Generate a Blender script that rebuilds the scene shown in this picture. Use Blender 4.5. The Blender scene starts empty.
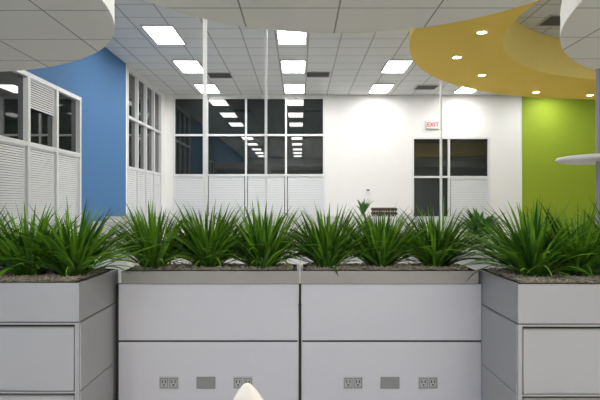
import bpy, bmesh, math, random
from mathutils import Vector, Matrix
random.seed(7)
scene = bpy.context.scene
COL = scene.collection
F = 560.0; CZ = 1.5
def PX(u, d): return (u-300)/F*d
def PZ(v, d): return CZ+(203-v)/F*d

# ---------------------------------------------------------------- materials
def mat(name, col, rough=0.5, metal=0.0, noise=0.0, nscale=20, bump=0.0, spec=0.5, emis=None, estr=0):
    m = bpy.data.materials.new(name); m.use_nodes = True
    nt = m.node_tree; b = nt.nodes['Principled BSDF']
    b.inputs['Base Color'].default_value = (*col, 1)
    b.inputs['Roughness'].default_value = rough
    b.inputs['Metallic'].default_value = metal
    b.inputs['Specular IOR Level'].default_value = spec
    if emis:
        b.inputs['Emission Color'].default_value = (*emis, 1)
        b.inputs['Emission Strength'].default_value = estr
    if noise or bump:
        tc = nt.nodes.new('ShaderNodeTexCoord')
        n = nt.nodes.new('ShaderNodeTexNoise'); n.inputs['Scale'].default_value = nscale
        n.inputs['Detail'].default_value = 5
        nt.links.new(tc.outputs['Object'], n.inputs['Vector'])
        if noise:
            r = nt.nodes.new('ShaderNodeMapRange')
            r.inputs['To Min'].default_value = 1-noise; r.inputs['To Max'].default_value = 1+noise
            nt.links.new(n.outputs['Fac'], r.inputs['Value'])
            v = nt.nodes.new('ShaderNodeVectorMath'); v.operation = 'SCALE'
            v.inputs[0].default_value = col
            nt.links.new(r.outputs[0], v.inputs['Scale'])
            nt.links.new(v.outputs[0], b.inputs['Base Color'])
        if bump:
            bp = nt.nodes.new('ShaderNodeBump'); bp.inputs['Strength'].default_value = bump
            bp.inputs['Distance'].default_value = 0.01
            nt.links.new(n.outputs['Fac'], bp.inputs['Height'])
            nt.links.new(bp.outputs[0], b.inputs['Normal'])
    return m

def grid_mat(name, col, line, px, py, ox, oy, w, rough=0.85, speck=0.05):
    m = bpy.data.materials.new(name); m.use_nodes = True
    nt = m.node_tree; N = nt.nodes; L = nt.links; b = N['Principled BSDF']
    b.inputs['Roughness'].default_value = rough
    b.inputs['Specular IOR Level'].default_value = 0.2
    tc = N.new('ShaderNodeTexCoord'); s = N.new('ShaderNodeSeparateXYZ')
    L.new(tc.outputs['Object'], s.inputs[0])
    facs = []
    for out, p, o in (('X', px, ox), ('Y', py, oy)):
        a = N.new('ShaderNodeMath'); a.operation = 'SUBTRACT'; a.inputs[1].default_value = o
        L.new(s.outputs[out], a.inputs[0])
        q = N.new('ShaderNodeMath'); q.operation = 'PINGPONG'; q.inputs[1].default_value = p/2
        L.new(a.outputs[0], q.inputs[0])
        t = N.new('ShaderNodeMath'); t.operation = 'LESS_THAN'; t.inputs[1].default_value = w/2
        L.new(q.outputs[0], t.inputs[0]); facs.append(t)
    mx = N.new('ShaderNodeMath'); mx.operation = 'MAXIMUM'
    L.new(facs[0].outputs[0], mx.inputs[0]); L.new(facs[1].outputs[0], mx.inputs[1])
    n = N.new('ShaderNodeTexNoise'); n.inputs['Scale'].default_value = 60
    L.new(tc.outputs['Object'], n.inputs['Vector'])
    r = N.new('ShaderNodeMapRange'); r.inputs['To Min'].default_value = 1-speck; r.inputs['To Max'].default_value = 1+speck
    L.new(n.outputs['Fac'], r.inputs['Value'])
    v = N.new('ShaderNodeVectorMath'); v.operation = 'SCALE'; v.inputs[0].default_value = col
    L.new(r.outputs[0], v.inputs['Scale'])
    mix = N.new('ShaderNodeMix'); mix.data_type = 'RGBA'
    L.new(mx.outputs[0], mix.inputs[0]); L.new(v.outputs[0], mix.inputs[6])
    mix.inputs[7].default_value = (*line, 1)
    L.new(mix.outputs[2], b.inputs['Base Color'])
    return m

M = {}
M['white'] = mat('wall_white_paint', (.82,.82,.81), .8, noise=.02, nscale=8)
M['blue'] = mat('wall_blue_paint', (.05,.165,.37), .75, noise=.03, nscale=6)
M['green'] = mat('wall_green_paint', (.27,.37,.015), .75, noise=.03, nscale=6)
M['yellow'] = mat('soffit_yellow_paint', (.86,.61,.09), .75, noise=.03, nscale=6)
M['yellow2'] = mat('soffit_inner_pale_yellow', (.94,.76,.24), .75, noise=.03, nscale=6)  # paler yellow on the inner fascia than on the other soffit faces
M['carpet'] = mat('carpet_grey', (.50,.49,.47), .95, noise=.2, nscale=90, bump=.4)
M['ceil'] = grid_mat('acoustic_tile', (.68,.69,.69), (.38,.39,.39), .61, .61, .155, .2, .028)
M['disc'] = grid_mat('ceiling_disc_tile', (.92,.89,.81), (.36,.35,.33), .81, .81, .32, 4.595, .014, speck=.01)
M['discrim'] = mat('disc_rim_white', (.86,.86,.84), .6, noise=.01)
M['frame'] = mat('window_frame_aluminium', (.74,.75,.77), .4, metal=.1, noise=.02)
M['glass'] = mat('night_window_glass', (.012,.016,.016), .02, spec=.8, noise=.2, nscale=1)
M['blind'] = mat('blind_slat', (.74,.76,.79), .5, noise=.02)
M['panel'] = mat('partition_laminate', (.46,.455,.49), .45, noise=.02, nscale=40)
M['cab'] = mat('cabinet_metal', (.35,.345,.35), .4, metal=.15, noise=.02, nscale=50)
M['door'] = mat('drawer_metal', (.37,.365,.375), .38, metal=.15, noise=.02, nscale=50)
M['trim'] = mat('planter_trim_taupe', (.28,.265,.25), .4, metal=.3, noise=.03, nscale=30)
M['black'] = mat('black_rubber', (.012,.012,.013), .6, noise=.1)
M['plate'] = mat('outlet_plate_grey', (.20,.20,.20), .5, noise=.02)
M['plate2'] = mat('outlet_socket_grey', (.33,.33,.33), .5, noise=.02)
M['mulch'] = mat('bark_mulch', (.18,.15,.115), .95, noise=.6, nscale=60, bump=1)
M['chip'] = mat('bark_chip', (.38,.33,.26), .9, noise=.5, nscale=40, bump=.5)
M['pole'] = mat('pole_white', (.80,.81,.82), .4, noise=.02)
M['vent'] = mat('vent_dark', (.10,.10,.10), .6, noise=.05)
M['ventf'] = mat('vent_frame', (.55,.55,.55), .6, noise=.02)
M['light'] = mat('lamp_diffuser', (.9,.9,.9), .5, emis=(1,.985,.95), estr=15, noise=.01)
M['fill'] = mat('added_fill_diffuser', (.9,.9,.9), .5, emis=(1,.97,.91), estr=14, noise=.01)  # glow of the added fill lamps behind the camera
M['down'] = mat('downlight_lens', (.9,.9,.9), .5, emis=(1,.9,.7), estr=25, noise=.01)
M['red'] = mat('exit_red', (.65,.02,.02), .5, emis=(1,.02,.02), estr=.15, noise=.02)
M['wood'] = mat('basket_dark_wood', (.06,.03,.018), .6, noise=.3, nscale=30)
M['pot'] = mat('pot_ceramic', (.45,.42,.38), .4, noise=.05)
M['chair'] = mat('chair_shell_cream', (.74,.71,.64), .4, noise=.02)
M['chrome'] = mat('chrome_leg', (.6,.6,.6), .2, metal=1, noise=.02)
M['greycol'] = mat('column_grey', (.33,.34,.34), .5, noise=.03)

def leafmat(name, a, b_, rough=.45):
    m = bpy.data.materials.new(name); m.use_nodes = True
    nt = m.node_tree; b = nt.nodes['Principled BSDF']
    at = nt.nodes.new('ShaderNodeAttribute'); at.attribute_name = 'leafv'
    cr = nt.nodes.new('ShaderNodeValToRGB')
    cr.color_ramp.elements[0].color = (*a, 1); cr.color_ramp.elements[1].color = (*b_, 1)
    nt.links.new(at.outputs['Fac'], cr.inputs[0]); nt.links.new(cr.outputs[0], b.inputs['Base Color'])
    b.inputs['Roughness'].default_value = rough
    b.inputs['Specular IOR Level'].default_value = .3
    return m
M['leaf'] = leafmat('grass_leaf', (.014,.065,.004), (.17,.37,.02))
M['leaf2'] = leafmat('houseplant_leaf', (.03,.12,.03), (.10,.28,.06))

# ---------------------------------------------------------------- helpers
def empty(name, loc=(0,0,0)):
    e = bpy.data.objects.new(name, None); e.location = loc; e.empty_display_size = .1
    COL.objects.link(e); return e
def finish(bm, name, m, parent=None, smooth=False):
    me = bpy.data.meshes.new(name); bm.normal_update(); bm.to_mesh(me); bm.free()
    ob = bpy.data.objects.new(name, me); COL.objects.link(ob)
    ms = m if isinstance(m, (list, tuple)) else [m]
    for k in ms: me.materials.append(k)
    if smooth:
        for p in me.polygons: p.use_smooth = True
    if parent:
        ob.parent = parent; ob.matrix_parent_inverse = Matrix.Translation(parent.location).inverted()
    return ob
def addbox(bm, x0,x1,y0,y1,z0,z1, mi=0):
    vs = [bm.verts.new((x,y,z)) for x in (x0,x1) for y in (y0,y1) for z in (z0,z1)]
    for f in ((0,1,3,2),(4,6,7,5),(0,4,5,1),(2,3,7,6),(0,2,6,4),(1,5,7,3)):
        fc = bm.faces.new([vs[i] for i in f]); fc.material_index = mi
def box(name, x0,x1,y0,y1,z0,z1, m, parent=None, bev=0):
    bm = bmesh.new(); addbox(bm, x0,x1,y0,y1,z0,z1)
    if bev:
        bmesh.ops.bevel(bm, geom=bm.edges[:], offset=bev, segments=2, affect='EDGES', profile=.6)
    return finish(bm, name, m, parent)
def prism(bm, pts, z0, z1, mb=0, ms=0):
    lo = [bm.verts.new((x,y,z0)) for x,y in pts]; hi = [bm.verts.new((x,y,z1)) for x,y in pts]
    n = len(pts)
    f = bm.faces.new(lo[::-1]); f.material_index = mb
    f = bm.faces.new(hi); f.material_index = mb
    for i in range(n):
        j = (i+1)%n
        f = bm.faces.new((lo[i],lo[j],hi[j],hi[i])); f.material_index = ms
def cyl(name, x,y,r,z0,z1,m,parent=None,n=24):
    bm = bmesh.new(); prism(bm, [(x+r*math.cos(2*math.pi*i/n), y+r*math.sin(2*math.pi*i/n)) for i in range(n)], z0, z1)
    return finish(bm, name, m, parent)

def wall_holes(name, axis, pos, thick, a0, a1, z0, z1, holes, m):
    As = sorted({a0,a1,*[h[0] for h in holes],*[h[1] for h in holes]})
    Zs = sorted({z0,z1,*[h[2] for h in holes],*[h[3] for h in holes]})
    bm = bmesh.new(); p0, p1 = sorted((pos, pos+thick))
    for i in range(len(As)-1):
        for k in range(len(Zs)-1):
            ca = (As[i]+As[i+1])/2; cz = (Zs[k]+Zs[k+1])/2
            if any(h[0]<ca<h[1] and h[2]<cz<h[3] for h in holes): continue
            if axis == 'x': addbox(bm, p0,p1, As[i],As[i+1], Zs[k],Zs[k+1])
            else: addbox(bm, As[i],As[i+1], p0,p1, Zs[k],Zs[k+1])
    return finish(bm, name, m)

def window(name, axis, pos, sgn, av, zv, blinds, fw=.055, pitch=.05):
    e = empty(name, (pos, (av[0]+av[-1])/2, (zv[0]+zv[-1])/2) if axis=='x' else ((av[0]+av[-1])/2, pos, (zv[0]+zv[-1])/2))
    def bx(bm, a0,a1,d0,d1,z0,z1):
        d0, d1 = sorted((pos+sgn*d0, pos+sgn*d1))
        if axis=='x': addbox(bm, d0,d1,a0,a1,z0,z1)
        else: addbox(bm, a0,a1,d0,d1,z0,z1)
    bm = bmesh.new()
    for i,a in enumerate(av):
        lo = a if i==0 else a-fw/2; hi = a if i==len(av)-1 else a+fw/2
        if i==0: hi = a+fw
        if i==len(av)-1: lo = a-fw
        bx(bm, lo,hi,-.015,.09,zv[0],zv[-1])
    for i,z in enumerate(zv):
        lo,hi = z-fw/2,z+fw/2
        if i==0: lo,hi = z,z+fw
        if i==len(zv)-1: lo,hi = z-fw,z
        bx(bm, av[0],av[-1],-.01,.085,lo,hi)
    finish(bm, 'frame', M['frame'], e)
    bm = bmesh.new(); bx(bm, av[0]+.01,av[-1]-.01,.06,.07,zv[0]+.01,zv[-1]-.01)
    finish(bm, 'glass', M['glass'], e)
    if blinds:
        bm = bmesh.new()
        for a0,a1,z0,z1 in blinds:
            z = z0
            while z < z1-.03:
                pts = []
                for a in (a0,a1):
                    for dd,zz in ((.010,z),(.026,z+pitch*.93)):
                        p = pos+sgn*dd
                        pts.append(bm.verts.new((p,a,zz) if axis=='x' else (a,p,zz)))
                bm.faces.new((pts[0],pts[1],pts[3],pts[2]))
                z += pitch
            bx(bm, a0,a1,.01,.04,z1-.03,z1)
        finish(bm, 'blind', M['blind'], e)
    return e

# ---------------------------------------------------------------- room
H = 4.6; DB = 16.07; XL = -3.87; XR = 13.0; YB = -6.0
box('floor', XL-.2, XR+.2, YB-.2, DB+.2, -.1, 0, M['carpet'])
box('ceiling', XL-.2, XR+.2, YB-.2, DB+.2, H, H+.1, M['ceil'])
bw = [PX(u,DB) for u in (173,207,246,286,325)]
bz = [.9, 2.30, 3.45, 4.55]
rw = [PX(u,DB) for u in (412,449,490)]
rz = [.9, PZ(177,DB), PZ(137,DB)]
XG = PX(522,DB)
wall_holes('wall_back', 'y', DB, .2, XL, XG, 0, H, [(bw[0],bw[-1],bz[0],bz[-1]), (rw[0],rw[-1],rz[0],rz[-1])], M['white'])
box('wall_back_green', XG, XR, DB-.02, DB+.2, 0, H, M['green'])
window('window_1', 'y', DB, 1, bw, bz, [(bw[i]+.05,bw[i+1]-.05,bz[0]+.05,bz[1]-.02) for i in range(4)], pitch=.05)
window('window_2', 'y', DB, 1, rw, rz, [(rw[1]+.05,rw[2]-.05,rz[0]+.05,rz[1]-.02)], pitch=.05)
nz = [.8, 2.34, 3.36]
nv = [5.2, 6.1, 7.0, 7.98, 8.92, 9.88]
fv = [12.55, 13.35, 14.1, 14.85, 15.62]
wall_holes('wall_left', 'x', XL, -.2, YB, 12.45, 0, H, [(nv[0],nv[-1],nz[0],nz[-1])], M['blue'])
wall_holes('wall_left_far', 'x', XL, -.2, 12.45, DB, 0, H, [(fv[0],fv[-1],bz[0],bz[-1])], M['white'])
window('window_3', 'x', XL, -1, nv, nz, [(nv[i]+.05,nv[i+1]-.05,nz[0]+.05,nz[1]-.02) for i in range(5)] + [(nv[3]+.05,nv[4]-.05,2.87,3.31),(nv[1]+.05,nv[2]-.05,2.9,3.31)], fw=.065, pitch=.034)
window('window_4', 'x', XL, -1, fv, bz, [(fv[i]+.05,fv[i+1]-.05,bz[0]+.05,bz[1]-.02) for i in range(4)], fw=.06)
box('wall_right', XR, XR+.2, YB, DB, 0, H, M['white'])
box('wall_front', XL, XR, YB-.2, YB, 0, H, M['white'])
box('baseboard_back', XL, XG, DB-.02, DB, 0, .1, M['trim'])
box('baseboard_left', XL, XL+.015, YB, DB-.02, 0, .1, M['trim'])

# ---------------------------------------------------------------- ceiling fixtures
def troffer(x, y):
    e = empty('troffer_light', (x,y,H-.02))
    w, l = .255, .54
    bm = bmesh.new()
    addbox(bm, x-w-.03,x-w,y-l-.03,y+l+.03,H-.03,H-.001); addbox(bm, x+w,x+w+.03,y-l-.03,y+l+.03,H-.03,H-.001)
    addbox(bm, x-w,x+w,y-l-.03,y-l,H-.03,H-.001); addbox(bm, x-w,x+w,y+l,y+l+.03,H-.03,H-.001)
    finish(bm, 'housing', M['ventf'], e)
    box('diffuser', x-w,x+w,y-l,y+l,H-.02,H-.003, M['light'], e)
for y in (10.3, 12.67, 15.1):
    for x in (-2.49, -.15, 2.18, 4.55, 7.0, 10.0):
        if y < 14 and x > 1 and (y, x) != (12.67, 2.18): continue
        troffer(x, y)
for y in (-4.5, -2.2, 0.1, 2.9, 5.6, 8.0):
    for x in (-2.49, -.15, 2.18, 6.8):
        if (y, x) in ((8.0,-.15),(8.0,-2.49),(8.0,2.18),(5.6,2.18),(2.9,6.8)): continue
        troffer(x, y)
def fill_pendant(x, y, l=1.2, z=2.75):  # unseen lamp, added to brighten the foreground, discs and ceiling
    e = empty('added_fill_pendant', (x,y,z))
    box('body', x-l,x+l,y-.06,y+.06,z,z+.07,M['discrim'],e,bev=.004)
    box('diffuser_below', x-l+.03,x+l-.03,y-.05,y+.05,z-.02,z-.001,M['fill'],e)
    box('diffuser_above', x-l+.03,x+l-.03,y-.05,y+.05,z+.071,z+.085,M['fill'],e)
    for s in (-.8,.8): cyl('suspension', x+s*l, y, .006, z+.07, H-.001, M['chrome'], e, 8)
for y in (-1.0, -3.0):  # rows of added fill lamps, all behind the camera
    for x in (-2.0, 1.2, 4.4): fill_pendant(x, y)
def vent(x, y, w=.3):
    e = empty('air_vent', (x,y,H-.01))
    bm = bmesh.new()
    addbox(bm, x-w,x-w+.03,y-w,y+w,H-.02,H-.001); addbox(bm, x+w-.03,x+w,y-w,y+w,H-.02,H-.001)
    addbox(bm, x-w+.03,x+w-.03,y-w,y-w+.03,H-.02,H-.001); addbox(bm, x-w+.03,x+w-.03,y+w-.03,y+w,H-.02,H-.001)
    finish(bm, 'rim', M['ventf'], e)
    bm = bmesh.new()
    for k in range(9):
        yy = y-w+.05+k*(2*w-.1)/9
        addbox(bm, x-w+.03,x+w-.03,yy,yy+.03,H-.018,H-.004)
    finish(bm, 'louvres', M['vent'], e)
for u,v in ((220,75),(318,74),(426,87)):
    d = F*3.1/(203-v); vent(PX(u,d), d)
vent(PX(560,9.5), 9.5)

def disc(cx, cy, R, z0, z1, clip=None):
    bm = bmesh.new(); pts = []
    for i in range(128):
        a = 2*math.pi*i/128; x = cx+R*math.cos(a); y = cy+R*math.sin(a)
        if clip is not None: x = max(x, clip)
        if not pts or (abs(pts[-1][0]-x)+abs(pts[-1][1]-y))>1e-4: pts.append((x,y))
    prism(bm, pts, z0, z1, 0, 1)
    return finish(bm, 'ceiling_disc', [M['disc'], M['discrim']])
disc(.33, 3.44, 1.84, 3.1, 3.3)
disc(-4.09, 4.24, 2.55, 3.08, 3.36, clip=XL+.005)
disc(5.8, 3.94, 3.6, 3.1, 3.36)

def ring(name, co, Ro, ci, Ri, z0, z1, m):
    bm = bmesh.new(); n = 160; V = []
    for i in range(n):
        a = 2*math.pi*i/n; c,s = math.cos(a), math.sin(a)
        V.append([bm.verts.new((co[0]+Ro*c,co[1]+Ro*s,z)) for z in (z0,z1)] + [bm.verts.new((ci[0]+Ri*c,ci[1]+Ri*s,z)) for z in (z0,z1)])
    for i in range(n):
        A = V[i]; B = V[(i+1)%n]
        bm.faces.new((A[0],B[0],B[1],A[1])); f=bm.faces.new((A[2],A[3],B[3],B[2])); f.material_index=1
        bm.faces.new((A[0],A[2],B[2],B[0])); bm.faces.new((A[1],B[1],B[3],A[3]))
    return finish(bm, name, m)
ring('curved_soffit', (7.02,7.56), 5.44, (6.7,7.1), 3.88, 3.9, H-.002, [M['yellow'],M['yellow2']])
def downlight(u, v, z=3.9):
    d = F*(z-CZ)/(203-v); x = PX(u,d)
    e = empty('recessed_downlight', (x,d,z))
    bm = bmesh.new(); n=24; V=[]
    for i in range(n):
        a=2*math.pi*i/n
        V.append([bm.verts.new((x+r*math.cos(a), d+r*math.sin(a), zz)) for r,zz in ((.085,z-.001),(.085,z-.012),(.065,z-.012),(.06,z-.002))])
    for i in range(n):
        for k in range(3):
            bm.faces.new((V[i][k],V[(i+1)%n][k],V[(i+1)%n][k+1],V[i][k+1]))
    finish(bm,'trim_ring',M['discrim'],e)
    cyl('lens', x,d,.06,z-.006,z-.001, M['down'], e)
for u,v in ((482,32),(457,57),(482,75),(536,92),(590,95)): downlight(u,v)

def pole(u, d, w, top):
    x = PX(u,d); e = empty('power_pole', (x,d,0))
    box('shaft', x-w/2,x+w/2,d-w/2,d+w/2,0,top-.03,M['pole'],e,bev=.006)
    box('ceiling_collar', x-w/2-.03,x+w/2+.03,d-w/2-.03,d+w/2+.03,top-.03,top-.001,M['pole'],e)
    box('foot_plate', x-w/2-.02,x+w/2+.02,d-w/2-.02,d+w/2+.02,0,.02,M['pole'],e)
pole(205, 7.9, .055, H); pole(266, 9.6, .045, H); pole(441, 13, .05, H)

# ---------------------------------------------------------------- foreground partitions
YF = 3.77; TOP = 1.042
def outlet(x, z, parent, sockets=True):
    e = parent
    box('outlet_plate', x-.064,x+.064,YF-.008,YF-.001,z-.04,z+.04,M['plate2'] if sockets else M['plate'],e,bev=.003)
    if sockets:
        bm = bmesh.new()
        for sx in (-.032,.032):
            addbox(bm, x+sx-.024,x+sx+.024,YF-.0105,YF-.008,z-.03,z-.028); addbox(bm, x+sx-.024,x+sx+.024,YF-.0105,YF-.008,z+.028,z+.03)
            addbox(bm, x+sx-.026,x+sx-.024,YF-.0105,YF-.008,z-.03,z+.03); addbox(bm, x+sx+.024,x+sx+.026,YF-.0105,YF-.008,z-.03,z+.03)
            for k in (-.011,.011):
                addbox(bm, x+sx+k-.003,x+sx+k+.003,YF-.0105,YF-.008,z+.0,z+.018)
            addbox(bm, x+sx-.005,x+sx+.005,YF-.0105,YF-.008,z-.018,z-.009)
        finish(bm, 'outlet_slots', M['black'], e)
def mulch(name, x0,x1,y0,y1,z,parent):
    bm = bmesh.new(); nx=int((x1-x0)/.03); ny=int((y1-y0)/.03)
    g = [[bm.verts.new((x0+(x1-x0)*i/nx, y0+(y1-y0)*j/ny, z+random.uniform(-.008,.01))) for j in range(ny+1)] for i in range(nx+1)]
    for i in range(nx):
        for j in range(ny): bm.faces.new((g[i][j],g[i+1][j],g[i+1][j+1],g[i][j+1]))
    for _ in range(int(2200*(x1-x0)*(y1-y0)/.4)):
        c = Vector((random.uniform(x0+.025,x1-.025), random.uniform(y0+.025,y1-.025), z+random.uniform(.002,.026)))
        a = Vector((random.uniform(-1,1),random.uniform(-1,1),random.uniform(-.4,.4))).normalized()
        b = a.cross(Vector((random.uniform(-.3,.3),random.uniform(-.3,.3),1))).normalized()
        l = random.uniform(.008,.022); w = random.uniform(.003,.008)
        t = a.cross(b)*.002
        vs = [bm.verts.new(c+a*l*p+b*w*q+t*r) for p,q in ((-1,-1),(1,-.6),(1,1),(-1,.7)) for r in (-1,1)]
        for f in ((0,2,4,6),(1,7,5,3),(0,1,3,2),(2,3,5,4),(4,5,7,6),(6,7,1,0)):
            fc = bm.faces.new([vs[i] for i in f]); fc.material_index = 1
    finish(bm, name, [M['mulch'],M['chip']], parent)
def planter(x0,x1,y0,y1,z0,z1, seam=None, m='trim'):
    e = empty('planter_box', ((x0+x1)/2,(y0+y1)/2,z0)); t=.018
    box('front_side', x0,x1,y0,y0+t,z0,z1,M[m],e,bev=.003)
    box('back_side', x0,x1,y1-t,y1,z0,z1,M[m],e,bev=.003)
    box('left_side', x0,x0+t,y0+t,y1-t,z0,z1,M[m],e,bev=.003)
    box('right_side', x1-t,x1,y0+t,y1-t,z0,z1,M[m],e,bev=.003)
    box('bottom', x0+t,x1-t,y0+t,y1-t,z0,z0+.01,M[m],e)
    bm = bmesh.new()
    for a in ((x0+t,x1-t,y0+t,y0+t+.01),(x0+t,x1-t,y1-t-.01,y1-t),(x0+t,x0+t+.01,y0+t+.01,y1-t-.01),(x1-t-.01,x1-t,y0+t+.01,y1-t-.01)):
        addbox(bm, *a, z0+.01, z1+.004)
    finish(bm,'liner',M['black'],e)
    mulch('mulch', x0+t+.01,x1-t-.01,y0+t+.01,y1-t-.01,z1-.012,e)
    return e
for sx, us in ((-1,(169,206,243)),(1,(353,390,428))):
    xa, xb = sorted((sx*.012, sx*1.222))
    e = empty('cubicle_partition', ((xa+xb)/2, YF+.04, 0))
    box('core', xa+.004,xb-.004,YF+.012,YF+.08,.0,.955,M['black'],e)
    box('upper_tile', xa,xb,YF,YF+.012,.575,.955,M['panel'],e,bev=.004)
    box('lower_tile', xa,xb,YF,YF+.012,.03,.563,M['panel'],e,bev=.004)
    box('base_rail', xa,xb,YF+.004,YF+.012,0,.03,M['trim'],e)
    for i,u in enumerate(us): outlet(PX(u,YF), PZ(382.5,YF), e, i!=1)
    pxa, pxb = sorted((sx*.003, sx*1.2))
    box('rear_cabinet', xa+.004,xb-.004,YF+.08,YF+.40,0,.955,M['cab'],e,bev=.003)
    xo = sx*1.235
    box('end_post', xo-.011,xo+.011,YF+.02,YF+.08,0,.95,M['black'],e)
    if sx<0: box('joint_strip', -.009,.009,YF+.02,YF+.07,0,.95,M['black'],e)
    planter(pxa,pxb,YF-.012,YF+.40,.957,TOP)

# ---------------------------------------------------------------- side cabinets
def cabinet(xi, sgn, y0):
    xo = xi+sgn*.98; xa,xb = sorted((xi,xo)); y1 = YF+.12
    e = empty('filing_cabinet', ((xa+xb)/2,(y0+y1)/2,0))
    zt = .815
    box('carcass', xa,xb,y0+.02,y1,0.0,zt,M['cab'],e,bev=.003)
    bm=bmesh.new()
    addbox(bm, xa,xa+.025,y0,y0+.02,0,zt); addbox(bm, xb-.025,xb,y0,y0+.02,0,zt)
    addbox(bm, xa+.025,xb-.025,y0,y0+.02,zt-.01,zt); addbox(bm, xa+.025,xb-.025,y0,y0+.02,.412,.422)
    addbox(bm, xa+.025,xb-.025,y0,y0+.02,0,.03)
    finish(bm,'front_frame',M['cab'],e)
    for k,(a,b) in enumerate(((.427,.790),(.037,.400))):
        box('drawer_front', xa+.030,xb-.030,y0-.002,y0+.018,a,b,M['door'],e,bev=.004)
        box('drawer_pull', xa+.030,xb-.030,y0-.006,y0+.004,b-.004,b+.003,M['trim'],e)
        box('drawer_gap', xa+.026,xb-.026,y0+.012,y0+.0195,a-.004,b+.014,M['black'],e)
    s = xi; d0,d1 = sorted((s, s-sgn*.006))
    box('side_panel_upper', d0,d1,y0+.01,y1-.13,.43,zt-.004,M['door'],e,bev=.002)
    box('side_panel_lower', d0,d1,y0+.01,y1-.13,.02,.42,M['door'],e,bev=.002)
    box('seam', xa+.004,xb-.004,y0+.006,y1-.004,zt,zt+.006,M['black'],e)
    planter(xa,xb,y0,y1,zt+.006,TOP,m='cab')
cabinet(-1.262,-1,3.2)
cabinet(1.226,1,3.15)

# ---------------------------------------------------------------- grass plants
def add_leaf(bm, lay, base, phi, th0, bend, L, w, val, n=8, fold=.35, twist=0):
    p = Vector(base); th = th0; out = Vector((math.cos(phi), math.sin(phi), 0)); side0 = Vector((-math.sin(phi), math.cos(phi),0))
    prev=None
    for i in range(n+1):
        t=i/n
        d = out*math.sin(th)+Vector((0,0,math.cos(th)))
        nrm = side0.cross(d)
        side = (side0*math.cos(twist*t)+nrm*math.sin(twist*t))
        nn = side.cross(d)
        ww = w*(.55+.45*min(1,t*3))*(1-max(0,(t-.45)/.55)**1.6)+.0006
        row=[bm.verts.new(p-side*ww+nn*-ww*fold), bm.verts.new(p), bm.verts.new(p+side*ww+nn*-ww*fold)]
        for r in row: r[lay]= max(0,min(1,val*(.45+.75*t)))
        if prev:
            bm.faces.new((prev[0],prev[1],row[1],row[0])); bm.faces.new((prev[1],prev[2],row[2],row[1]))
        prev=row
        p = p + d*(L/n); th += bend/n*(.5+t)
def grass(x, y, z, n=190, hgt=.46, spread=1.0):
    bm=bmesh.new(); lay=bm.verts.layers.float.new('leafv')
    for k in range(n):
        phi=random.uniform(0,2*math.pi); q=random.random()**.6
        th0=(.03+1.12*q)*spread*random.uniform(.75,1.1)
        L=hgt*random.uniform(.68,1.08)*(1+.06*q)
        bend=random.uniform(.1,1.2)*(.4+q*.8)
        r=random.uniform(0,.085)
        add_leaf(bm,lay,(r*math.cos(phi),r*math.sin(phi),random.uniform(.0,.04)),phi+random.uniform(-.4,.4),th0,bend,L,random.uniform(.006,.012),random.random()**1.2,twist=random.uniform(-.8,.8))
    for v in bm.verts:
        if v.co.z < .0: v.co.z = random.uniform(.0,.012)
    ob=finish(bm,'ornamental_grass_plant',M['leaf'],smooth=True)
    ob.location=(x,y,z)
    return ob
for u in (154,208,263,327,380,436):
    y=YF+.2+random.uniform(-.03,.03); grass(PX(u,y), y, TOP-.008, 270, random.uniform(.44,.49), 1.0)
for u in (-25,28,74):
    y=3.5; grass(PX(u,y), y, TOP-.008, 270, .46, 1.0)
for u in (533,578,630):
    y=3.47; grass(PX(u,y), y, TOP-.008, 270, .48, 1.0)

# ---------------------------------------------------------------- mid-ground workstations
e = empty('cubicle_partition', (0,8.2,0))
box('panel_left', -2.85,0.0,8.17,8.23,.03,1.29,M['white'],e,bev=.005)
box('panel_right', 0.02,2.95,8.17,8.23,.03,1.29,M['white'],e,bev=.005)
box('cap', -2.85,2.95,8.165,8.235,1.29,1.305,M['frame'],e)
box('foot', -2.83,2.93,8.18,8.22,0,.03,M['trim'],e)
e = empty('cubicle_partition', (-2.1,6.4,0))
box('panel', -2.32,-1.96,6.35,6.41,.03,1.28,M['white'],e,bev=.005)
box('wing', -2.38,-2.32,6.35,8.1,.03,1.28,M['white'],e,bev=.005)
box('foot', -2.37,-1.97,6.36,6.40,0,.03,M['trim'],e)
box('cap', -2.38,-1.96,6.345,6.415,1.28,1.29,M['frame'],e)
e = empty('storage_cabinet', (2,9.2,0))
box('body', .75,2.6,8.95,9.45,.05,1.2,M['white'],e,bev=.005)
box('counter_top', .72,2.63,8.92,9.48,1.2,1.235,M['frame'],e,bev=.005)
box('plinth', .8,2.55,9.0,9.4,0,.05,M['black'],e)
for i in range(3): box('door_panel', .78+i*.605,.78+i*.605+.59,8.935,8.95,.08,1.18,M['panel'],e,bev=.003)
e = empty('desk', (2.4,7.4,0))
box('desk_top', 1.5,3.2,7.0,7.8,.87,.90,M['white'],e,bev=.005)
for i,(x,y) in enumerate(((1.55,7.05),(3.12,7.05),(1.55,7.72),(3.12,7.72))): box('leg_%d'%(i+1), x,x+.05,y,y+.05,0,.87,M['frame'],e)
box('modesty_panel', 1.6,3.12,7.06,7.08,.3,.86,M['panel'],e)
bx,by,bz0 = PX(384,9.2),9.2,1.235
e = empty('slatted_basket',(bx,by,bz0))
bm=bmesh.new()
for k in range(3):
    z=bz0+.01+k*.065
    addbox(bm,bx-.2,bx+.2,by-.12,by-.105,z,z+.04); addbox(bm,bx-.2,bx+.2,by+.105,by+.12,z,z+.04)
    addbox(bm,bx-.2,bx-.185,by-.105,by+.105,z,z+.04); addbox(bm,bx+.185,bx+.2,by-.105,by+.105,z,z+.04)
for k in range(7):
    x=bx-.185+k*.058; addbox(bm,x,x+.018,by-.105,by-.09,bz0,bz0+.19); addbox(bm,x,x+.018,by+.09,by+.105,bz0,bz0+.19)
addbox(bm,bx-.185,bx+.185,by-.105,by+.105,bz0,bz0+.012)
finish(bm,'slats',M['wood'],e)
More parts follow.
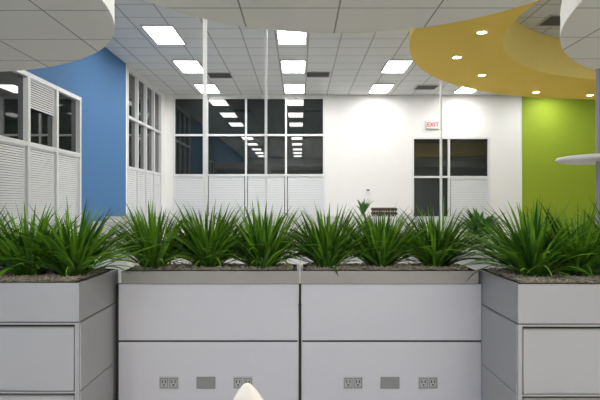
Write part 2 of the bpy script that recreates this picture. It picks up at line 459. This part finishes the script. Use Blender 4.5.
def lathe(name, x,y,z,prof,m,parent,n=28):
    bm=bmesh.new(); V=[[bm.verts.new((x+r*math.cos(2*math.pi*i/n),y+r*math.sin(2*math.pi*i/n),z+h)) for r,h in prof] for i in range(n)]
    for i in range(n):
        for k in range(len(prof)-1): bm.faces.new((V[i][k],V[(i+1)%n][k],V[(i+1)%n][k+1],V[i][k+1]))
    bm.faces.new([V[i][0] for i in range(n)][::-1]); bm.faces.new([V[i][-1] for i in range(n)])
    return finish(bm,name,m,parent,smooth=True)
def potted(u,y,z,pr,n,L,spread,w):
    x=PX(u,y); e=empty('potted_houseplant',(x,y,z))
    lathe('pot',x,y,z,[(pr*.7,0),(pr,pr*1.4),(pr*1.08,pr*1.4),(pr*1.08,pr*1.6),(pr*.95,pr*1.6),(pr*.9,pr*1.3)],M['pot'],e)
    bm=bmesh.new(); lay=bm.verts.layers.float.new('leafv')
    for k in range(n):
        phi=random.uniform(0,6.283)
        add_leaf(bm,lay,(x+.3*pr*math.cos(phi),y+.3*pr*math.sin(phi),z+pr*1.3),phi,random.uniform(.05,1)*spread,random.uniform(.2,1.6),L*random.uniform(.6,1.1),w*random.uniform(.7,1.2),random.random(),n=7,fold=.2)
    finish(bm,'foliage',M['leaf2'],e,smooth=True)
potted(363,9.08,1.235,.05,34,.29,.45,.022)
potted(480,7.4,.90,.12,140,.44,1.3,.03)

# ---------------------------------------------------------------- exit sign + thermostat
e = empty('exit_sign',(PX(432.5,DB),DB-.04,PZ(125,DB)))
sx_,sz_=PX(432.5,DB),PZ(125,DB)
box('sign_body',sx_-.2,sx_+.2,DB-.05,DB-.001,sz_-.12,sz_+.12,M['ventf'],e,bev=.008)
box('sign_face',sx_-.185,sx_+.185,DB-.054,DB-.05,sz_-.105,sz_+.105,M['discrim'],e)
cu=bpy.data.curves.new('letters','FONT'); cu.body='EXIT'; cu.size=.17; cu.extrude=.004; cu.align_x='CENTER'; cu.align_y='CENTER'
to=bpy.data.objects.new('letters',cu); COL.objects.link(to); cu.materials.append(M['red']); cu.offset=.002
to.location=(sx_,DB-.059,sz_); to.rotation_euler=(math.pi/2,0,0)
to.parent=e; to.matrix_parent_inverse=Matrix.Translation(e.location).inverted()
e=empty('thermostat',(PX(368,DB),DB-.02,PZ(191,DB)))
tx,tz=PX(368,DB),PZ(191,DB)
box('housing',tx-.06,tx+.06,DB-.03,DB-.001,tz-.08,tz+.08,M['blind'],e,bev=.006)
box('display',tx-.035,tx+.035,DB-.033,DB-.03,tz,tz+.045,M['vent'],e)

# ---------------------------------------------------------------- right column with round canopy
cx,cy=3.57,6.7
e=empty('support_column',(cx,cy,0))
cyl('shaft',cx,cy,.03,0.02,3.1,M['greycol'],e)
cyl('base_plate',cx,cy,.12,0,.02,M['greycol'],e)
lathe('round_canopy',cx+.12,cy,1.99,[(.5,0),(.565,.012),(.58,.035),(.565,.058),(.5,.07)],M['discrim'],e,n=64)

# ---------------------------------------------------------------- shell chair
def chair():
    cxx, yb, = -.172, 2.0
    e=empty('shell_chair',(cxx,yb+.2,0))
    prof=[(.50,.43,.20),(.44,.45,.215),(.34,.445,.225),(.22,.435,.23),(.12,.44,.23),(.05,.48,.225),(.02,.55,.205),(.0,.63,.165),(-.015,.70,.115),(-.025,.76,.078),(-.033,.80,.056),(-.039,.83,.040),(-.043,.852,.025),(-.044,.867,.012),(-.044,.871,.003)]
    bm=bmesh.new(); rows=[]; m=12
    for i,(dy,z,hw) in enumerate(prof):
        row=[]
        back=max(0,min(1,(z-.46)/.2))
        for j in range(m+1):
            s=-1+2*j/m
            cup=(s*s)
            row.append(bm.verts.new((cxx+hw*s-.012*back*(z-.46)/.4, yb+dy+cup*.06*back*(hw/.2), z+cup*.03*(1-back))))
        rows.append(row)
    for i in range(len(rows)-1):
        for j in range(m): bm.faces.new((rows[i][j],rows[i][j+1],rows[i+1][j+1],rows[i+1][j]))
    ob=finish(bm,'seat_shell',M['chair'],e,smooth=True)
    so=ob.modifiers.new('s','SOLIDIFY'); so.thickness=.012; so.offset=0
    sb=ob.modifiers.new('b','SUBSURF'); sb.levels=1; sb.render_levels=2
    for i,(lx,ly) in enumerate(((-.2,.0),(.2,.0),(-.2,.44),(.2,.44))):
        cu=bpy.data.curves.new('leg_%d'%(i+1),'CURVE'); cu.dimensions='3D'; cu.bevel_depth=.011; cu.bevel_resolution=3
        sp=cu.splines.new('POLY'); sp.points.add(2)
        q=[(cxx+lx*.4,yb+.22+(ly-.22)*.4,.425),(cxx+lx*.8,yb+.22+(ly-.22)*.8,.40),(cxx+lx*1.1,yb+.22+(ly-.22)*1.1,.0)]
        for k,pt in enumerate(q): sp.points[k].co=(*pt,1)
        o=bpy.data.objects.new('leg_%d'%(i+1),cu); COL.objects.link(o); cu.materials.append(M['chrome'])
        o.parent=e; o.matrix_parent_inverse=Matrix.Translation(e.location).inverted()
chair()

# ---------------------------------------------------------------- world, camera
w=bpy.data.worlds.new('night'); scene.world=w; w.use_nodes=True
w.node_tree.nodes['Background'].inputs[0].default_value=(.01,.012,.02,1)
w.node_tree.nodes['Background'].inputs[1].default_value=.5
cam=bpy.data.cameras.new('cam'); co=bpy.data.objects.new('camera',cam); COL.objects.link(co)
cam.sensor_width=36; cam.lens=36*F/600; cam.shift_y=3/600
co.location=(0,0,CZ); co.rotation_euler=(math.pi/2,0,0); cam.clip_start=.05
scene.camera=co
scene.view_settings.view_transform='Standard'
scene.view_settings.exposure=.58
